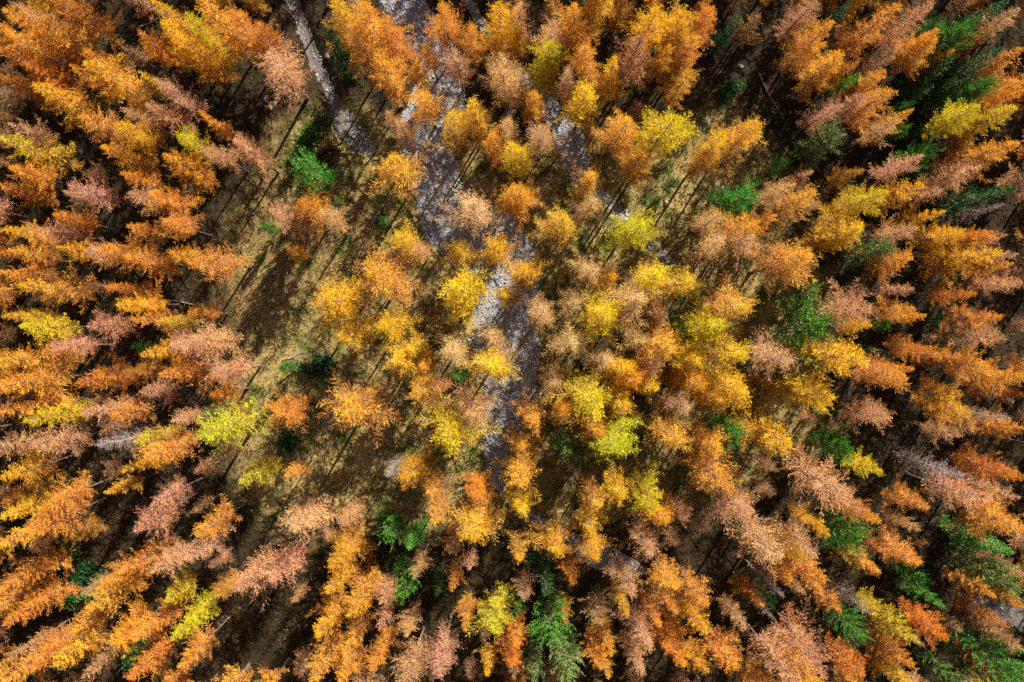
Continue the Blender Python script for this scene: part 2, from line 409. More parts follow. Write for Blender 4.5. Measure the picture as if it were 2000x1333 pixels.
def hgt_grid(x, y):
    """height of the ground mesh itself (bilinear)"""
    x = np.asarray(x, float); y = np.asarray(y, float)
    i = np.clip(np.searchsorted(gx, x) - 1, 0, nx - 2); j = np.clip(np.searchsorted(gy, y) - 1, 0, ny - 2)
    fx = (x - gx[i]) / (gx[i + 1] - gx[i]); fy = (y - gy[j]) / (gy[j + 1] - gy[j])
    return (Z[j, i] * (1 - fx) + Z[j, i + 1] * fx) * (1 - fy) + (Z[j + 1, i] * (1 - fx) + Z[j + 1, i + 1] * fx) * fy

def ribbon(name, L, mat, label, lift, rag, seed):
    n = len(L)
    # resample finely
    seg = np.hypot(np.diff(L[:, 0]), np.diff(L[:, 1])); cum = np.concatenate([[0], np.cumsum(seg)])
    s = np.arange(0, cum[-1], 0.35)
    x = np.interp(s, cum, L[:, 0]); y = np.interp(s, cum, L[:, 1]); w = np.interp(s, cum, L[:, 2])
    tx = np.gradient(x); ty = np.gradient(y); q = np.hypot(tx, ty); tx /= q; ty /= q
    ker = np.ones(9) / 9
    tx = np.convolve(np.pad(tx, 4, 'edge'), ker, 'valid'); ty = np.convolve(np.pad(ty, 4, 'edge'), ker, 'valid')
    wl = w * (1 + 0.22 * vnoise(s, s * 0, 4, seed)) + rag * vnoise(s, s * 0, 1.1, seed + 1)
    wr = w * (1 + 0.22 * vnoise(s, s * 0, 4, seed + 2)) + rag * vnoise(s, s * 0, 1.1, seed + 3)
    K = 21
    k = np.linspace(-1, 1, K)
    off = np.where(k[None] < 0, k[None] * wl[:, None], k[None] * wr[:, None])
    PX = x[:, None] - ty[:, None] * off; PY = y[:, None] + tx[:, None] * off
    PZ = hgt_grid(PX, PY) + lift
    PZ[:, 0] -= lift + 0.1; PZ[:, -1] -= lift + 0.1
    I = np.arange(len(s) * K).reshape(len(s), K)
    f = np.stack([I[:-1, :-1], I[1:, :-1], I[1:, 1:], I[:-1, 1:]], -1).reshape(-1, 4)[:, ::-1]
    o = link_mesh(name, np_mesh(name, np.stack([PX, PY, PZ], -1).reshape(-1, 3), f, smooth=True), mat)
    tag(o, label, kind='structure')
    return o
ribbon('gravel_bed', LINES[0], M['gravel'], 'wide grey gravel stream bed winding down through the larches', 0.07, 0.35, 3)
ribbon('gravel_track', LINES[1], M['gravel'], 'narrow gravel side arm running to the right of the main bed', 0.075, 0.15, 11)
ribbon('gravel_bar', LINES[3], M['silt'], 'dark grey gravel strip at the bottom right edge', 0.07, 0.2, 27)
ribbon('creek_channel', LINES[2], M['silt'], 'narrow dark creek channel coming down from the top left', 0.08, 0.26, 19)

# ------------------------------------------------------------------ tree makers
def tube(path, rad, sides, V, Fq, base):
    path = np.asarray(path, float)
    n = len(path)
    tg = np.gradient(path, axis=0); tg /= np.linalg.norm(tg, axis=1)[:, None] + 1e-9
    ref = np.where(np.abs(tg[:, 2:3]) > 0.9, np.array([[1.0, 0, 0]]), np.array([[0, 0, 1.0]]))
    u = np.cross(tg, ref); u /= np.linalg.norm(u, axis=1)[:, None] + 1e-9
    v = np.cross(tg, u)
    a = np.arange(sides) * 2 * math.pi / sides
    ring = path[:, None] + np.asarray(rad)[:, None, None] * (u[:, None] * np.cos(a)[None, :, None] + v[:, None] * np.sin(a)[None, :, None])
    V.append(ring.reshape(-1, 3))
    I = base + np.arange(n * sides).reshape(n, sides)
    J = np.roll(I, -1, 1)
    Fq.append(np.stack([I[:-1], J[:-1], J[1:], I[1:]], -1).reshape(-1, 4))
    return base + n * sides

def blades(P, D, ln, wd, rng, N=None, spread=0.42):
    """leaf-sized diamonds: position, direction, length, width"""
    n = len(P)
    D = D / (np.linalg.norm(D, axis=1)[:, None] + 1e-9)
    r = rng.normal(size=(n, 3))
    if N is not None: r = N + r * spread
    S = np.cross(D, r); S /= np.linalg.norm(S, axis=1)[:, None] + 1e-9
    mid = P + D * (ln * 0.45)[:, None]
    V = np.stack([P, mid + S * (wd * 0.5)[:, None], P + D * ln[:, None], mid - S * (wd * 0.5)[:, None]], 1).reshape(-1, 3)
    F = np.arange(n * 4).reshape(n, 4)
    return V, F

def make_conifer(name, seed, H=22.0, Rc=2.9, z0=0.22, nb=120, spacing=0.10, blade_l=0.27, blade_w=0.075, keep=1.0, shape='larch', twig_geo=0.35):
    rng = np.random.default_rng(seed)
    # trunk
    zz = np.linspace(0, 1, 12)
    bx = 0.25 * rng.normal() * zz ** 2 + 0.05 * np.sin(zz * 7 + rng.uniform(0, 6)); by = 0.25 * rng.normal() * zz ** 2 + 0.05 * np.sin(zz * 6 + rng.uniform(0, 6))
    bx -= bx[0]; by -= by[0]
    path = np.stack([bx, by, zz * H - 0.6 * (zz == 0)], -1)
    V, Fq = [], []
    rad = (0.008 * H + 0.03) * (1 - zz) ** 1.1 + 0.015
    rad[0] *= 1.35
    tube(path, rad, 9, V, Fq, 0)
    trunk = np_mesh(name + '_trunk', np.concatenate(V), [np.concatenate(Fq)], smooth=True)
    def axis(z): return np.array([np.interp(z / H, zz, bx), np.interp(z / H, zz, by), z])
    BV, BF, base = [], [], 0
    P, D, LOW, TB = [], [], [], []
    TW = []
    ph = rng.uniform(0, 6.28, 4)
    for i in range(nb):
        u = (i + rng.random()) / nb
        u = u ** (0.92 if shape != 'pine' else 0.8)
        z = H * (z0 + (0.985 - z0) * u)
        a = i * 2.39996 + rng.normal() * 0.35
        if shape == 'larch':
            prof = min(1, (u + 0.22) / 0.36) * (1 - u ** 1.25) ** 0.85 * 1.02 + 0.03
            e0 = R(-6 + 44 * u ** 1.3 + rng.normal() * 8); sag = 0.20; up = 0.16
        elif shape == 'spruce':
            prof = min(1, (u + 0.25) / 0.35) * (1 - u) ** 0.85 * 1.05 + 0.02
            e0 = R(-14 + 45 * u ** 1.6 + rng.normal() * 6); sag = 0.22; up = 0.12
        else:
            prof = math.sqrt(max(0.0, 1 - (2 * u - 0.75) ** 2 / 1.6)) * (1 - u ** 5) * 1.0 + 0.04
            e0 = R(5 + 50 * u + rng.normal() * 10); sag = 0.12; up = 0.25
        lobe = 1 + 0.20 * math.sin(2 * a + ph[0] + 3 * u) + 0.15 * math.sin(3 * a + ph[1] - 5 * u) + 0.10 * math.sin(9 * u + ph[2])
        L = Rc * prof * lobe * (rng.uniform(0.62, 1.15) if rng.random() < 0.8 else rng.uniform(1.12, 1.38))
        s = np.linspace(0, 1, 7)
        bend = rng.normal() * 0.25
        aa = a + bend * s ** 2
        o = axis(z)
        pts = np.stack([o[0] + np.cos(aa) * L * s, o[1] + np.sin(aa) * L * s, o[2] + L * (math.tan(e0) * s - sag * 4 * s * (1 - s) * 0.5 + up * s ** 3)], -1)
        r0 = 0.018 + 0.012 * L
        base = tube(pts, r0 * (1 - 0.85 * s), 3, BV, BF, base)
        nt = max(3, int(L / (0.135 if shape == 'larch' else 0.17)))
        btint = rng.random()
        for k in range(nt):
            q = 0.06 + 0.94 * (k + rng.random()) / nt
            if shape == 'pine': q = q ** 0.6
            p = np.array([np.interp(q, s, pts[:, c]) for c in range(3)])
            tg = pts[min(6, int(q * 6) + 1)] - pts[int(min(q, .99) * 6)]; tg /= np.linalg.norm(tg) + 1e-9
            sgn = 1 if k % 2 else -1
            side = np.array([-tg[1], tg[0], 0]) * sgn
            ang = R(rng.uniform(28, 72))
            d = tg * math.cos(ang) + side * math.sin(ang) + np.array([0, 0, rng.normal() * 0.22 + (-0.10 if shape == 'larch' else 0.0) + (0.45 if shape == 'pine' else 0)])
            d /= np.linalg.norm(d)
            tl = ((0.27 if shape == 'larch' else 0.34) * L * (1.08 - q) + 0.24) * rng.uniform(0.6, 1.3)
            m = max(2, int(tl / spacing))
            tt = (np.arange(m) + rng.random(m)) / m * tl
            kk = rng.random(m) < keep
            pp = p + d[None] * tt[:, None]
            P.append(pp[kk]); D.append((np.repeat(d[None], m, 0) + rng.normal(size=(m, 3)) * 0.45 + np.array([0, 0, 0.25]))[kk])
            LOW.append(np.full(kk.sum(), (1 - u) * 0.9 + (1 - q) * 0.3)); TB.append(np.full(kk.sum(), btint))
            if rng.random() < twig_geo: TW.append((p, d, tl))
        # needles along the branch itself
        m = max(2, int(L * 0.85 / spacing)); q = rng.uniform(0.15, 1, m)
        kk = rng.random(m) < keep
        pp = np.stack([np.interp(q, s, pts[:, c]) for c in range(3)], -1)
        dd = np.array([math.cos(a), math.sin(a), 0.35])[None] + rng.normal(size=(m, 3)) * 0.6
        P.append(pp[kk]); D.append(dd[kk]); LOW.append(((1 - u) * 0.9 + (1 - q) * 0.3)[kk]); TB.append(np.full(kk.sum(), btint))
    # leader
    m = int(90 * keep); zt = rng.uniform(0.9, 1.0, m) * H
    P.append(np.stack([axis(z_) for z_ in zt])); D.append(rng.normal(size=(m, 3)) * 0.6 + np.array([0, 0, 0.8])); LOW.append(np.zeros(m)); TB.append(np.full(m, 0.6))
    # dead stubs below the crown
    for i in range(9):
        z = H * rng.uniform(0.06, z0 + 0.08); a = rng.uniform(0, 6.28); L = rng.uniform(0.4, 1.5)
        o = axis(z); s = np.linspace(0, 1, 3)
        pts = np.stack([o[0] + np.cos(a) * L * s, o[1] + np.sin(a) * L * s, o[2] - 0.15 * L * s], -1)
        base = tube(pts, 0.02 * (1 - 0.7 * s), 3, BV, BF, base)
    # twigs as slivers
    BT = []
    if TW:
        tp = np.array([w_[0] for w_ in TW]); tdv = np.array([w_[1] for w_ in TW]); tl = np.array([w_[2] for w_ in TW])
        r = np.cross(tdv, rng.normal(size=tdv.shape)); r /= np.linalg.norm(r, axis=1)[:, None]
        tv = np.stack([tp - r * 0.012, tp + r * 0.012, tp + tdv * tl[:, None] * 0.95], 1).reshape(-1, 3)
        BV.append(tv); BT = base + np.arange(len(tv)).reshape(-1, 3)
    limbs = np_mesh(name + '_limbs', np.concatenate(BV), [np.concatenate(BF), np.asarray(BT, np.int32).reshape(-1, 3)])
    P = np.concatenate(P); D = np.concatenate(D); LOW = np.concatenate(LOW); TB = np.concatenate(TB)
    n = len(P)
    N = P.copy(); N[:, 2] = 0
    N /= np.linalg.norm(N, axis=1)[:, None] + 0.3
    N[:, 2] = 0.5
    V, F = blades(P, D, blade_l * rng.uniform(0.6, 1.4, n), blade_w * rng.uniform(0.6, 1.4, n), rng, N)
    tint = np.clip(0.8 * TB + 0.2 * rng.random(n), 0, 1)
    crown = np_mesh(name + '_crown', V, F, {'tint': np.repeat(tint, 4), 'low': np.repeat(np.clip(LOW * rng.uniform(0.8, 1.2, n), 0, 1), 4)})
    return dict(trunk=trunk, limbs=limbs, crown=crown, H=H, R=Rc, n=n)

def make_dead(name, seed, H=18.0, Rc=2.2):
    v = make_conifer(name, seed, H=H, Rc=Rc, nb=90, spacing=0.3, blade_l=0.4, blade_w=0.03, keep=0.9, twig_geo=1.0)
    return v

DENSE = [make_conifer('larch_full', 100 + i, Rc=2.9 + 0.15 * (i % 3), z0=0.36 + 0.035 * (i % 4), nb=66 + 5 * (i % 4), H=18.0, spacing=0.043, blade_l=0.235, blade_w=0.050) for i in range(9)]
LONG = [make_conifer('larch_long', 150 + i, H=18.0, Rc=2.9 + 0.1 * i, z0=0.18 + 0.04 * (i % 3), nb=88 + 5 * i, spacing=0.043, blade_l=0.235, blade_w=0.050) for i in range(4)]
THIN = [make_conifer('larch_thin', 200 + i, H=18.0, Rc=2.9, z0=0.38, nb=74, spacing=0.050, blade_l=0.21, blade_w=0.040, keep=0.75, twig_geo=1.0) for i in range(6)]
DEAD = [make_dead('snag', 300 + i) for i in range(2)]
SPRUCE = [make_conifer('spruce', 400 + i, H=14, Rc=2.1, z0=0.05, nb=105, spacing=0.065, blade_l=0.24, blade_w=0.085, shape='spruce', twig_geo=0) for i in range(3)]
PINE = [make_conifer('pine', 500 + i, H=10, Rc=2.3, z0=0.10, nb=110, spacing=0.085, blade_l=0.30, blade_w=0.085, shape='pine', twig_geo=0) for i in range(3)]
for v in DENSE + LONG + THIN + SPRUCE + PINE:
    v['crown'].materials.append(M['larch'] if v in DENSE or v in LONG or v in THIN else M['green'])
    v['trunk'].materials.append(M['bark']); v['limbs'].materials.append(M['twig'])
for v in DEAD:
    v['crown'].materials.append(M['larch']); v['trunk'].materials.append(M['dead']); v['limbs'].materials.append(M['dead'])

# ------------------------------------------------------------------ labels and placing of the trees
# ---- labels: colour, size, the nearest neighbour, the place in the picture; counted from the left where that is not enough
def region(px, py):
    c = 0 if px < 330 else 1 if px < 700 else 2 if px < 1020 else 3 if px < 1350 else 4 if px < 1680 else 5
    r = 0 if py < 200 else 1 if py < 450 else 2 if py < 800 else 3 if py < 1080 else 4
    if c in (0, 5) and r in (0, 4): return ('top ' if r == 0 else 'bottom ') + ('left' if c == 0 else 'right') + ' corner'
    if r == 0: return 'top edge ' + {1: 'left of centre', 2: 'by the gravel', 3: 'right of centre', 4: 'near the right'}[c]
    if r == 4: return 'bottom edge ' + {1: 'left of centre', 2: 'at centre', 3: 'right of centre', 4: 'near the right'}[c]
    row = {1: 'upper', 2: 'middle', 3: 'lower'}[r]
    return row + {0: ' far left', 1: ' left', 2: ' centre', 3: ' right of centre', 4: ' right', 5: ' far right'}[c]
def species(k): return 'snag' if k == 'D' else 'spruce' if k == 'F' else 'conifer' if k in 'EQ' else 'larch'
stems = []
for i, T in enumerate(TREES):
    best, bi = 1e9, 0
    for j, U in enumerate(TREES):
        if j != i and U[3] != T[3]:
            q = (T[0] - U[0]) ** 2 + (T[1] - U[1]) ** 2
            if q < best: best, bi = q, j
    U = TREES[bi]
    dx, dy = T[0] - U[0], T[1] - U[1]
    rel = ('right of' if dx > 0 else 'left of') if abs(dx) > abs(dy) else ('below' if dy > 0 else 'above')
    size = 'broad ' if T[2] > 78 else 'small ' if T[2] < 42 else 'slender ' if T[2] < 52 else ''
    w = KIND[U[3]][2].split()[-1]
    stems.append((f"{size}{KIND[T[3]][2]} {species(T[3])} {rel} {'an' if w[0] in 'aeiou' else 'a'} {w} {species(U[3])}", region(T[0], T[1])))
ORD = ['leftmost', 'second from left', 'third from left', 'fourth from left', 'fifth from left', 'sixth from left']
labels = [None] * len(TREES)
bystem = {}
for i, s in enumerate(stems): bystem.setdefault(s, []).append(i)
for s, ids in bystem.items():
    ids.sort(key=lambda i: TREES[i][0])
    for n, i in enumerate(ids):
        labels[i] = f"{s[0]}, {s[1]}" if len(ids) == 1 else f"{s[0]}, {ORD[n]}, {s[1]}"

NAMES = {'larch': ('larch_tree', 'larches in the autumn forest'), 'spruce': ('spruce_tree', 'dark spruces among the larches'),
         'conifer': ('pine_tree', 'green conifers among the larches'), 'snag': ('dead_tree', 'dead grey trees')}
zs = hgt_grid(np.array([T[6] for T in TREES]), np.array([T[7] for T in TREES]))
def hue_zone(c, k, px, py):
    # neighbours turn together: the middle of the forest is still golden, the outer stands are further into rust
    if k not in 'GOAP': return c
    q = math.hypot((px - 1120) / 1.2, py - 640)
    g = 1.17 - 0.29 * min(1, max(0, (q - 250) / 500))
    return (c[0], min(0.9, c[1] * g), c[2])
def jitter(c, a):
    v = rnd.uniform(1 - a, 1 + a * 0.7); g = rnd.uniform(0.9, 1.1)
    return (min(0.9, c[0] * v), min(0.9, c[1] * v * g), c[2] * v * rnd.uniform(0.8, 1.3))
# the 300 larches that show largest are objects of their own; the remaining small ones join the stuff object at the end
larches = [i for i, T in enumerate(TREES) if species(T[3]) == 'larch']
def shows(T): return T[2] * (0.5 if T[0] < 8 or T[0] > 1992 or T[1] < 6 or T[1] > 1327 else 1.0) * (0.85 if T[3] in 'PA' else 1.0)
larches.sort(key=lambda i: -shows(TREES[i]))
REST = set(larches[296:])
STUFF = []      # x, y, z, rotation, scale, colour, variant
STUFF_POOL = DENSE[:2] + LONG[:3] + THIN[:3]
for i, T in enumerate(TREES):
    px, py, w, k, d, h, x, y = T
    if i in REST:
        vi = rnd.choice((5, 6, 7)) if k == 'P' else rnd.randrange(5)
        v = STUFF_POOL[vi]
        STUFF.append((x, y, float(zs[i]) - 0.05, rnd.uniform(0, 6.283), d / (2 * v['R']), h / v['H'], jitter(KIND[k][0], 0.1), vi))
        continue
    pool = {'D': DEAD, 'P': THIN, 'F': SPRUCE, 'E': PINE + SPRUCE[:1], 'Q': PINE}.get(k, DENSE)
    if pool is DENSE and math.hypot(px - 1000, py - 640) > 560 and rnd.random() < 0.35: pool = LONG
    v = rnd.choice(pool)
    nm, grp = NAMES[species(k)]
    root = bpy.data.objects.new(nm, None)
    COL.objects.link(root)
    root.empty_display_size = 0.5
    root.location = (x, y, float(zs[i]) - 0.05)
    root.rotation_euler = (rnd.gauss(0, 0.012), rnd.gauss(0, 0.012), rnd.uniform(0, 6.283))
    sxy = d / (2 * v['R']); sz = h / v['H']
    root.scale = (sxy * rnd.uniform(0.94, 1.06), sxy * rnd.uniform(0.94, 1.06), sz)
    tag(root, labels[i], 'tree', grp)
    tr = link_mesh('trunk', v['trunk'], None, root)
    tag(link_mesh('branches', v['limbs'], None, tr), kind='stuff')
    cr = tag(link_mesh('crown', v['crown'], None, root), kind='stuff')
    c = hue_zone(jitter(KIND[k][0], 0.10), k, px, py)
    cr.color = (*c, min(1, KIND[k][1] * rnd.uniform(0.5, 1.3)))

# ------------------------------------------------------------------ grass, pebbles
rg = np.random.default_rng(5)
def in_view(n): return rg.uniform(-82, 82, n), rg.uniform(-58, 58, n)
x, y = in_view(150000)
dens = 0.5 + 0.35 * vnoise(x, y, 6, 31) + 0.25 * vnoise(x, y, 1.7, 32)
bd = bed_dist(x, y)
ok = (rg.random(len(x)) < dens) & (bd > -0.2 + 0.35 * vnoise(x, y, 0.9, 44))
x, y = x[ok], y[ok]
z = hgt_grid(x, y)
st_ = stand_shade(x, y)
thin = rg.random(len(x)) > 0.95 * st_
x, y, z, st_ = x[thin], y[thin], z[thin], st_[thin]
dry_shade = np.clip(0.55 + 0.35 * vnoise(x, y, 9, 33) + 0.3 * vnoise(x, y, 3, 34) + rg.normal(size=len(x)) * 0.10 - 0.85 * st_, 0, 0.95)  # straw to olive at random, then darkened by the mask as painted shade
P = np.stack([x, y, z - 0.03], -1)
PB = np.repeat(P, 4, 0) + np.concatenate([rg.normal(size=(len(P) * 4, 2)) * 0.10, np.zeros((len(P) * 4, 1))], 1)
D = rg.normal(size=(len(PB), 3)) * 0.55; D[:, 2] = np.abs(D[:, 2]) + 0.45
V, F = blades(PB, D, rg.uniform(0.18, 0.48, len(PB)), rg.uniform(0.06, 0.14, len(PB)), rg)
g = link_mesh('grass', np_mesh('grass', V, F, {'tint': np.repeat(np.repeat(dry_shade, 4), 4)}), M['grass'])
tag(g, 'straw and olive grass tufts covering the forest floor', 'grass', kind='stuff')

# heathland: dwarf shrubs under the closed stands
x, y = in_view(60000)
st_ = stand_shade(x, y)
ok = (rg.random(len(x)) < 0.15 + 0.6 * st_ + 0.3 * vnoise(x, y, 4, 51)) & (st_ > 0.12) & (bed_dist(x, y) > 0.3)
x, y = x[ok][:26000], y[ok][:26000]
P = np.stack([x, y, hgt_grid(x, y)], -1)
PB = np.repeat(P, 7, 0) + np.concatenate([rg.normal(size=(len(P) * 7, 2)) * 0.22, rg.uniform(0, 0.25, (len(P) * 7, 1))], 1)
D = rg.normal(size=(len(PB), 3)) * 0.8; D[:, 2] = np.abs(D[:, 2]) + 0.3
V, F = blades(PB, D, rg.uniform(0.15, 0.4, len(PB)), rg.uniform(0.06, 0.16, len(PB)), rg)
t_ = np.clip(0.45 + 0.4 * vnoise(x, y, 5, 52) + 0.25 * rg.normal(size=len(x)), 0, 1)
hb = link_mesh('heath_undergrowth', np_mesh('heath_undergrowth', V, F, {'tint': np.repeat(np.repeat(t_, 7), 4)}), M['heath_shade'])
tag(hb, 'dark dwarf shrubs and heathland plants under the dense larch stands', 'undergrowth', kind='stuff')

def ico():
    p = (1 + 5 ** 0.5) / 2
    v = np.array([(-1, p, 0), (1, p, 0), (-1, -p, 0), (1, -p, 0), (0, -1, p), (0, 1, p), (0, -1, -p), (0, 1, -p), (p, 0, -1), (p, 0, 1), (-p, 0, -1), (-p, 0, 1)], float)
    f = np.array([(0, 11, 5), (0, 5, 1), (0, 1, 7), (0, 7, 10), (0, 10, 11), (1, 5, 9), (5, 11, 4), (11, 10, 2), (10, 7, 6), (7, 1, 8), (3, 9, 4), (3, 4, 2), (3, 2, 6), (3, 6, 8), (3, 8, 9), (4, 9, 5), (2, 4, 11), (6, 2, 10), (8, 6, 7), (9, 8, 1)])
    return v / np.linalg.norm(v[0]), f
IV, IF = ico()
pts = []
for L, per in zip(LINES, (11, 8, 5, 3)):
    seg = np.hypot(np.diff(L[:, 0]), np.diff(L[:, 1]))
    for k in range(len(seg)):
        if abs(L[k, 0]) > 82 or abs(L[k, 1]) > 58: continue
        n = int(seg[k] * 2 * L[k, 2] * per)
        q = rg.random(n)[:, None]
        c = L[k, :2] * (1 - q) + L[k + 1, :2] * q
        tdir = L[k + 1, :2] - L[k, :2]; nd = np.array([-tdir[1], tdir[0]]) / (seg[k] + 1e-6)
        pts.append(c + nd * rg.uniform(-1.02, 1.02, n)[:, None] * L[k, 2])
pts = np.concatenate(pts)[:26000]
n = len(pts)
sz = 0.05 + 0.045 * rg.exponential(1.0, n); sz = np.minimum(sz, 0.34)
ang = rg.uniform(0, 6.28, n)
V = IV[None] * (1 + 0.22 * rg.normal(size=(n, 12, 1))) * (sz[:, None, None] * np.stack([rg.uniform(0.8, 1.3, n), rg.uniform(0.7, 1.1, n), rg.uniform(0.5, 0.8, n)], -1)[:, None])
ca, sa = np.cos(ang)[:, None], np.sin(ang)[:, None]
V = np.stack([V[..., 0] * ca - V[..., 1] * sa + pts[:, 0:1], V[..., 0] * sa + V[..., 1] * ca + pts[:, 1:2], V[..., 2] + (hgt_grid(pts[:, 0], pts[:, 1]) + 0.08)[:, None]], -1)
F = IF[None] + (np.arange(n) * 12)[:, None, None]
pb = link_mesh('pebbles', np_mesh('pebbles', V.reshape(-1, 3), F.reshape(-1, 3), {'tint': np.repeat(np.clip(rg.normal(0.45, 0.24, n), 0, 1), 12)}), M['pebble'])
tag(pb, 'grey pebbles and cobbles strewn over the stream bed', 'pebbles', kind='stuff')

# ------------------------------------------------------------------ boulders, logs, shrubs
import bmesh
def boulder(px, py, size, label, seed, flat=0.7):
    r = np.random.default_rng(seed); size *= 0.8
    bm = bmesh.new(); bmesh.ops.create_icosphere(bm, subdivisions=3, radius=1.0)
    pl = r.normal(size=(11, 3)); pl /= np.linalg.norm(pl, axis=1)[:, None]; off = r.uniform(0.62, 0.92, 11)
    for v in bm.verts:
        p = np.array(v.co)
        for nrm, o in zip(pl, off):
            q = p @ nrm
            if q > o: p = p - nrm * (q - o) * 0.9
        p *= 1 + 0.03 * r.normal()
        v.co = p * np.array([1.15, 0.9, flat]) * size
    me = bpy.data.meshes.new('boulder'); bm.to_mesh(me); bm.free()
    o = link_mesh('boulder', me, M['rock'])
    x, y = ray_to(px, py, 0)
    o.location = (x, y, float(hgt_grid(x, y)) + size * flat * 0.15); o.rotation_euler = (0, 0, r.uniform(0, 6))
    tag(o, label, 'boulder', 'boulders on the forest floor')
BOULD = [(641, 112, 0.55, 'pale square boulder alone on grass right of the dark creek'), (926, 18, 1.1, 'big grey boulder at the top edge beside the side arm'),
 (581, 66, 0.5, 'small tan boulder left of the creek channel near the top'), (522, 195, 0.6, 'tan boulder below the spreading pinkish larch, upper left'),
 (530, 212, 0.55, 'lower of two tan boulders below the spreading pinkish larch'), (721, 288, 0.32, 'small pale boulder at the end of the creek channel'), (722, 245, 0.28, 'tiny grey stone above the creek mouth'),
 (658, 187, 0.42, 'pale boulder touching the creek just above its bend'), (864, 496, 0.55, 'pale boulder at the lower left rim of the wide gravel'), (1377, 238, 0.75, 'flat grey boulder in the clearing right of the yellow larches'),
 (1447, 128, 0.5, 'small brown boulder in the dark upper right clearing'), (1302, 398, 0.55, 'tan boulder in sunlit grass below the yellow larch'), (494, 418, 0.4, 'small white boulder left of the bright green conifer'),
 (952, 62, 0.5, 'boulder on the side arm under the top edge'), (955, 88, 0.4, 'grey boulder left of the side arm near the top'), (1965, 782, 0.9, 'pale boulder in sunlight at the far right'),
 (719, 779, 0.45, 'pale broken boulder in grass right of the broad orange larch'), (1036, 800, 0.4, 'white boulder at the right rim of the lower gravel'), (170, 44, 0.5, 'pale stone in streaked shade at the top left'),
 (150, 280, 0.35, 'small pale stone between dark trunks, upper far left'), (1380, 105, 0.4, 'small grey stone in the shaded upper right clearing')]
for i, b in enumerate(BOULD): boulder(b[0], b[1], b[2], b[3], 900 + i, 0.55 if 'flat' in b[3] else 0.72)

def log(p0, p1, rad, label, seed, mat='dead'):
    r = np.random.default_rng(seed)
    a = np.array(ray_to(*p0, 0)); b = np.array(ray_to(*p1, 0))
    s = np.linspace(0, 1, 14); xy = a + (b - a) * s[:, None]
    nd = np.array([-(b - a)[1], (b - a)[0]]) / np.linalg.norm(b - a)
    xy = xy + nd * (0.15 * np.sin(s * 5 + r.uniform(0, 6)))[:, None]
    zc = hgt_grid(xy[:, 0], xy[:, 1]); zc = np.maximum(zc, np.interp(s, [0, 1], [zc[0], zc[-1]])) + rad * 0.7
    pts = np.stack([xy[:, 0], xy[:, 1], zc], -1)
    root = bpy.data.objects.new('fallen_log', None); COL.objects.link(root)
    root.location = pts[0]; pts = pts - pts[0]
    V, Fq = [], []; n = tube(pts, rad * (1 - 0.65 * s), 8, V, Fq, 0)
    V0 = np.concatenate(V); caps = [np.arange(8)[None, ::-1], (n - 8 + np.arange(8))[None]]
    link_mesh('trunk', np_mesh('fallen_log', V0, [np.concatenate(Fq)] + caps, smooth=False), M[mat], root)
    for k in range(12):
        q = r.uniform(0.25, 0.98); p = np.array([np.interp(q, s, pts[:, c]) for c in range(3)])
        d = np.array([*(nd * r.choice([-1, 1])), 0]) + np.array([*((b - a) / np.linalg.norm(b - a)), 0]) * 0.5 + np.array([0, 0, r.uniform(0, 0.7)])
        l = r.uniform(0.3, 1.1); ss = np.linspace(0, 1, 3)
        V, Fq = [], []; tube(p + d * l * ss[:, None], 0.035 * (1 - 0.75 * ss), 4, V, Fq, 0)
        link_mesh('branch_stub', np_mesh('branch_stub', V[0], Fq[0]), M[mat], root)
    tag(root, label, 'log', 'fallen trunks')
log((1481, 140), (1540, 257), 0.16, 'long thin fallen trunk in the upper right clearing', 1, 'bark')
log((1649, 322), (1659, 357), 0.14, 'short fallen pole above the pinkish larches, upper right', 2)
log((345, 190), (386, 217), 0.13, 'thin pale fallen pole in shade at the upper left', 3)
log((310, 588), (378, 593), 0.16, 'pale fallen trunk with stubs on the left clearing edge', 4)
log((1720, 560), (1754, 583), 0.12, 'thin bent fallen pole by the pale conifer, right', 5)
log((775, 562), (806, 566), 0.15, 'short pale log in grass left of the gravel bed', 6)
log((560, 700), (592, 690), 0.14, 'broken pale branch beside the small green conifer, left clearing', 7)
log((268, 55), (325, 24), 0.12, 'thin pale fallen pole on streaked grass, top left', 8)
log((712, 786), (736, 778), 0.14, 'pale splintered log in shade right of broad orange larch', 9)

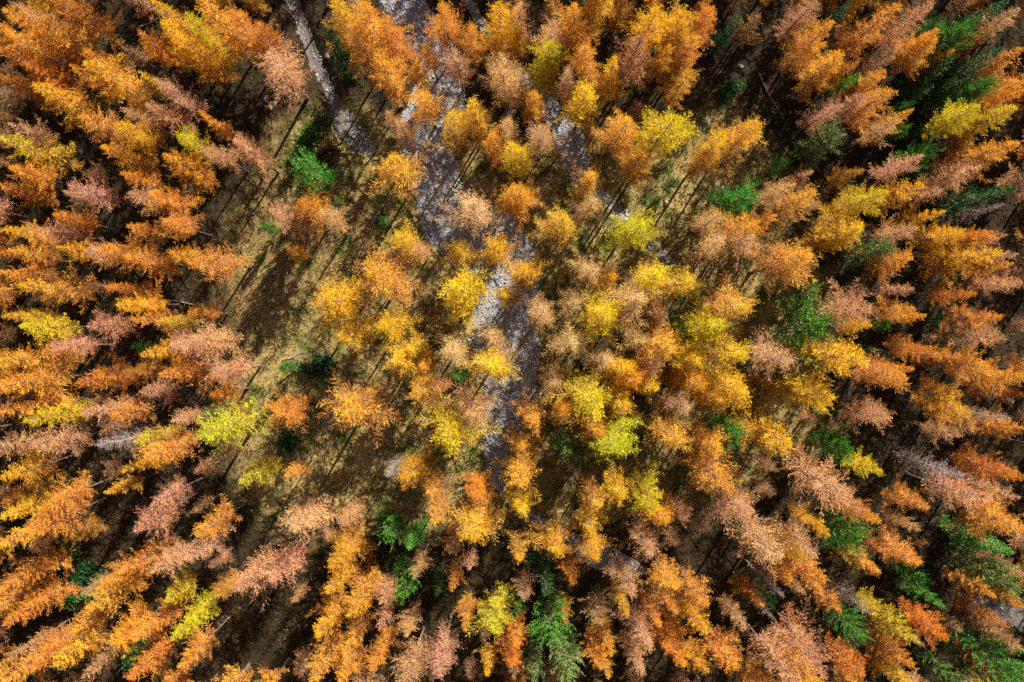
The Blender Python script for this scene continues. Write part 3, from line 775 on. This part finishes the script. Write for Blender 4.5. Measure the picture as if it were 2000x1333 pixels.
def make_shrub(name, seed, n=2600, Rr=1.0, H=0.9):
    r = np.random.default_rng(seed)
    V, Fq, base = [], [], 0
    P, D, TB = [], [], []
    for k in range(26):
        a = r.uniform(0, 6.28); e = r.uniform(0.35, 1.4); l = r.uniform(0.6, 1.1)
        tip = np.array([math.cos(a) * math.cos(e) * Rr, math.sin(a) * math.cos(e) * Rr, math.sin(e) * H]) * l
        s = np.linspace(0, 1, 4)[:, None]
        pth = tip * s + np.array([0, 0, 0.12]) * s * (1 - s) * 4 + np.array([0, 0, -0.05])
        base = tube(pth, 0.022 * (1 - 0.7 * s[:, 0]), 3, V, Fq, base)
        m = n // 26; q = r.uniform(0.3, 1.05, m)
        P.append(tip * q[:, None] + r.normal(size=(m, 3)) * 0.13 * (0.4 + q[:, None])); D.append(tip + r.normal(size=(m, 3)) * 0.7 + np.array([0, 0, 0.3])); TB.append(np.full(m, r.random()))
    P = np.concatenate(P); D = np.concatenate(D); TB = np.concatenate(TB)
    P[:, 2] = np.maximum(P[:, 2], 0.02)
    Vb, Fb = blades(P, D, r.uniform(0.10, 0.26, len(P)), r.uniform(0.05, 0.11, len(P)), r)
    fo = np_mesh(name, Vb, Fb, {'tint': np.repeat(0.5 * TB + 0.5 * r.random(len(P)), 4), 'low': np.repeat(r.random(len(P)) * 0.4, 4)})
    st = np_mesh(name + '_stems', np.concatenate(V), np.concatenate(Fq))
    fo.materials.append(M['green']); st.materials.append(M['twig'])
    return fo, st
SHR = [make_shrub('shrub', 700 + i) for i in range(4)]
GRN, DGR, OLI, BRN, LIM = (0.06, 0.17, 0.03), (0.025, 0.075, 0.022), (0.16, 0.15, 0.03), (0.20, 0.12, 0.075), (0.13, 0.26, 0.03)
SHRUBS = [(612, 262, 2.0, LIM, 'light green shrub left of the creek bend'), (598, 285, 1.8, GRN, 'green shrub just below the light green one by the creek'), (630, 240, 1.5, OLI, 'olive shrub touching the left side of the creek bend'),
 (640, 302, 2.3, BRN, 'brown twiggy shrub below the creek bend'), (622, 318, 1.8, DGR, 'dark green shrub right of the bright green conifer'), (580, 300, 1.3, OLI, 'small olive shrub above the bright green conifer'),
 (631, 709, 2.4, DGR, 'large dark bluish shrub in the shaded left clearing'), (600, 725, 1.6, DGR, 'dark shrub left of the large bluish one, left clearing'), (565, 860, 1.8, DGR, 'dark green shrub below the broad orange larch, left'),
 (818, 507, 0.9, LIM, 'small bright lime shrub left of the gravel rim'), (1218, 155, 1.4, DGR, 'dark shrub in the clearing beside the fallen trunk'), (1432, 165, 1.6, GRN, 'green shrub in the shaded upper right clearing'), (1412, 185, 1.4, DGR, 'dark green shrub left of the green one, upper right'),
 (130, 1090, 2.2, GRN, 'low green shrub highest in the dark thicket, lower left'), (165, 1115, 2.4, DGR, 'dark shrub right of centre in the lower left thicket'), (190, 1150, 2.2, GRN, 'green shrub at the right end of the lower left thicket'), (110, 1130, 2.2, DGR, 'dark shrub at the left end of the lower left thicket'),
 (140, 1155, 2.4, GRN, 'wide green shrub in the middle of the lower left thicket'), (100, 1170, 2.0, GRN, 'green shrub in the lower left part of the thicket'), (60, 1195, 2.0, DGR, 'dark shrub below the thicket at the far left'), (145, 1075, 1.0, LIM, 'tiny lime shrub at the upper rim of the lower left thicket'),
 (1220, 388, 1.2, OLI, 'olive shrub right of the gravel side arm'), (1060, 330, 1.2, OLI, 'olive shrub left of the wide part of the side arm'), (745, 425, 0.9, GRN, 'small green shrub in grass left of the gravel'), (222, 85, 1.3, OLI, 'olive shrub under larches at the upper left'), (245, 78, 1.0, GRN, 'green shrub beside the olive one at the upper left'),
 (450, 130, 1.6, DGR, 'dark green shrub in shade left of the spreading pinkish larch'), (1262, 855, 0.9, GRN, 'small green shrub between orange larches right of centre'), (880, 735, 1.1, GRN, 'green shrub left of the gravel near centre'), (1895, 1290, 1.8, OLI, 'olive shrub on straw grass at the bottom right'), (1880, 1315, 1.6, OLI, 'olive shrub at the very bottom right edge')]
for i, (px, py, s_, c, lab) in enumerate(SHRUBS):
    fo, st = SHR[i % 4]
    root = bpy.data.objects.new('shrub', None); COL.objects.link(root)
    x, y = ray_to(px, py, 0.5)
    root.location = (x, y, float(hgt_grid(x, y))); root.rotation_euler = (0, 0, rnd.uniform(0, 6.28)); root.scale = (s_ * rnd.uniform(0.85, 1.1), s_ * rnd.uniform(0.85, 1.1), s_ * 0.8)
    f = tag(link_mesh('foliage', fo, None, root), kind='stuff'); tag(link_mesh('stem', st, None, root), kind='stuff')
    f.color = (*jitter(c, 0.12), 0.5)
    tag(root, lab, 'shrub', 'shrubs on the forest floor')

# ------------------------------------------------------------------ the forest that goes on beyond the frame, and its smallest larches
INV = CAM_M.inverted()
def to_px(x, y, z):
    p = INV @ Vector((x, y, z))
    return 1000 + p.x / -p.z * F_PX, 666.5 - p.y / -p.z * F_PX
px_, py_ = rg.uniform(-130, 130, 2600), rg.uniform(-100, 100, 2600)
far = bed_dist(px_, py_)
taken = [(T[6], T[7]) for T in TREES]
for a_, b_, f_ in zip(px_, py_, far):
    if f_ < 3.2: continue
    vi = rnd.randrange(8); v = STUFF_POOL[vi]
    d_ = rnd.uniform(4.6, 6.6); h_ = (8.2 + 1.65 * d_) * rnd.uniform(0.95, 1.12)
    u_, w_ = to_px(a_, b_, h_)
    if -6 < u_ < 2006 and -6 < w_ < 1339: continue
    if min((a_ - c_) ** 2 + (b_ - e_) ** 2 for c_, e_ in taken) < 3.7 ** 2: continue
    taken.append((a_, b_))
    k = 'P' if vi > 4 else rnd.choice('GOOAO')
    STUFF.append((a_, b_, float(hgt_grid(a_, b_)) - 0.05, rnd.uniform(0, 6.283), d_ / (2 * v['R']), h_ / v['H'], jitter(KIND[k][0], 0.1), vi))
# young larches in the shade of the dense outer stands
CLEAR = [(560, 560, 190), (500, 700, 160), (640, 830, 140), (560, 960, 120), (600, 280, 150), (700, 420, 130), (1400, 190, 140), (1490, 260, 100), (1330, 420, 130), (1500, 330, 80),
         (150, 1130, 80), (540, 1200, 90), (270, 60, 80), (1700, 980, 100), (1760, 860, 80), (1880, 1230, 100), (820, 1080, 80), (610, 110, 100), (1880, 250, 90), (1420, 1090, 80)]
fx_, fy_ = rg.uniform(-74, 74, 1500), rg.uniform(-52, 52, 1500)
far = bed_dist(fx_, fy_)
for a_, b_, f_ in zip(fx_, fy_, far):
    u_, w_ = to_px(a_, b_, 0)
    if f_ < 1.5 or math.hypot(u_ - 1000, w_ - 640) < 470: continue
    if any(math.hypot(u_ - c[0], w_ - c[1]) < c[2] for c in CLEAR): continue
    if min((a_ - c_) ** 2 + (b_ - e_) ** 2 for c_, e_ in taken) < 3.25 ** 2: continue
    taken.append((a_, b_))
    vi = rnd.choice((2, 3, 5, 6, 7, 6, 7)); v = STUFF_POOL[vi]
    d_ = rnd.uniform(2.4, 4.0); h_ = rnd.uniform(5.5, 10.5)
    k = 'P' if vi > 4 else rnd.choice('AOA')
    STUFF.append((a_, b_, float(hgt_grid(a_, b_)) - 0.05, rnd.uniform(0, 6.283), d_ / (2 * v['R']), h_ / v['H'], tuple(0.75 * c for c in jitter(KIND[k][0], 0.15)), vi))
pm = bpy.data.meshes.new('forest_beyond')
pm.from_pydata([q[:3] for q in STUFF], [], [])
def pattr(name, ty, vals):
    a_ = pm.attributes.new(name, ty, 'POINT')
    for i, v in enumerate(vals):
        if ty == 'FLOAT_VECTOR': a_.data[i].vector = v
        elif ty == 'FLOAT_COLOR': a_.data[i].color = v
        else: a_.data[i].value = v
pattr('rot', 'FLOAT_VECTOR', [(0, 0, q[3]) for q in STUFF])
pattr('scl', 'FLOAT_VECTOR', [(q[4], q[4], q[5]) for q in STUFF])
pattr('tree_colour', 'FLOAT_COLOR', [(*q[6], 1) for q in STUFF])
pattr('variant', 'INT', [q[7] for q in STUFF])
fb = link_mesh('forest_beyond', pm)
fb.color = (0.7, 0.3, 0.03, 0.5)
tag(fb, 'smaller larches between the big ones and beyond the picture edges', 'forest', kind='stuff')
ng = bpy.data.node_groups.new('forest_beyond', 'GeometryNodeTree')
ng.interface.new_socket('Geometry', in_out='INPUT', socket_type='NodeSocketGeometry')
ng.interface.new_socket('Geometry', in_out='OUTPUT', socket_type='NodeSocketGeometry')
gi, go = ng.nodes.new('NodeGroupInput'), ng.nodes.new('NodeGroupOutput')
ip = ng.nodes.new('GeometryNodeInstanceOnPoints'); ip.inputs['Pick Instance'].default_value = True
jn = ng.nodes.new('GeometryNodeJoinGeometry')
by_mesh = {}
for o in COL.objects:
    if o.type == 'MESH' and o.name.split('.')[0] in ('trunk', 'crown', 'branches'): by_mesh.setdefault(o.data.name, o)
for v in reversed(STUFF_POOL):          # a join keeps the links in reverse order of their making
    j2 = ng.nodes.new('GeometryNodeJoinGeometry'); gti = ng.nodes.new('GeometryNodeGeometryToInstance')
    for part in ('trunk', 'limbs', 'crown'):
        oi = ng.nodes.new('GeometryNodeObjectInfo'); oi.transform_space = 'ORIGINAL'
        oi.inputs['Object'].default_value = by_mesh[v[part].name]
        ng.links.new(oi.outputs['Geometry'], j2.inputs[0])
    ng.links.new(j2.outputs[0], gti.inputs[0]); ng.links.new(gti.outputs[0], jn.inputs[0])
ng.links.new(jn.outputs[0], ip.inputs['Instance'])
def named(name, ty):
    n = ng.nodes.new('GeometryNodeInputNamedAttribute'); n.data_type = ty; n.inputs['Name'].default_value = name
    return next(o for o in n.outputs if o.enabled)
ng.links.new(named('variant', 'INT'), ip.inputs['Instance Index'])
ng.links.new(named('rot', 'FLOAT_VECTOR'), ip.inputs['Rotation'])
ng.links.new(named('scl', 'FLOAT_VECTOR'), ip.inputs['Scale'])
ng.links.new(gi.outputs[0], ip.inputs['Points']); ng.links.new(ip.outputs[0], go.inputs[0])
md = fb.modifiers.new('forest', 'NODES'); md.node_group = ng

print('trees', len(TREES), 'stuff', len(STUFF), 'needles', [v['n'] for v in DENSE + THIN + SPRUCE + PINE])
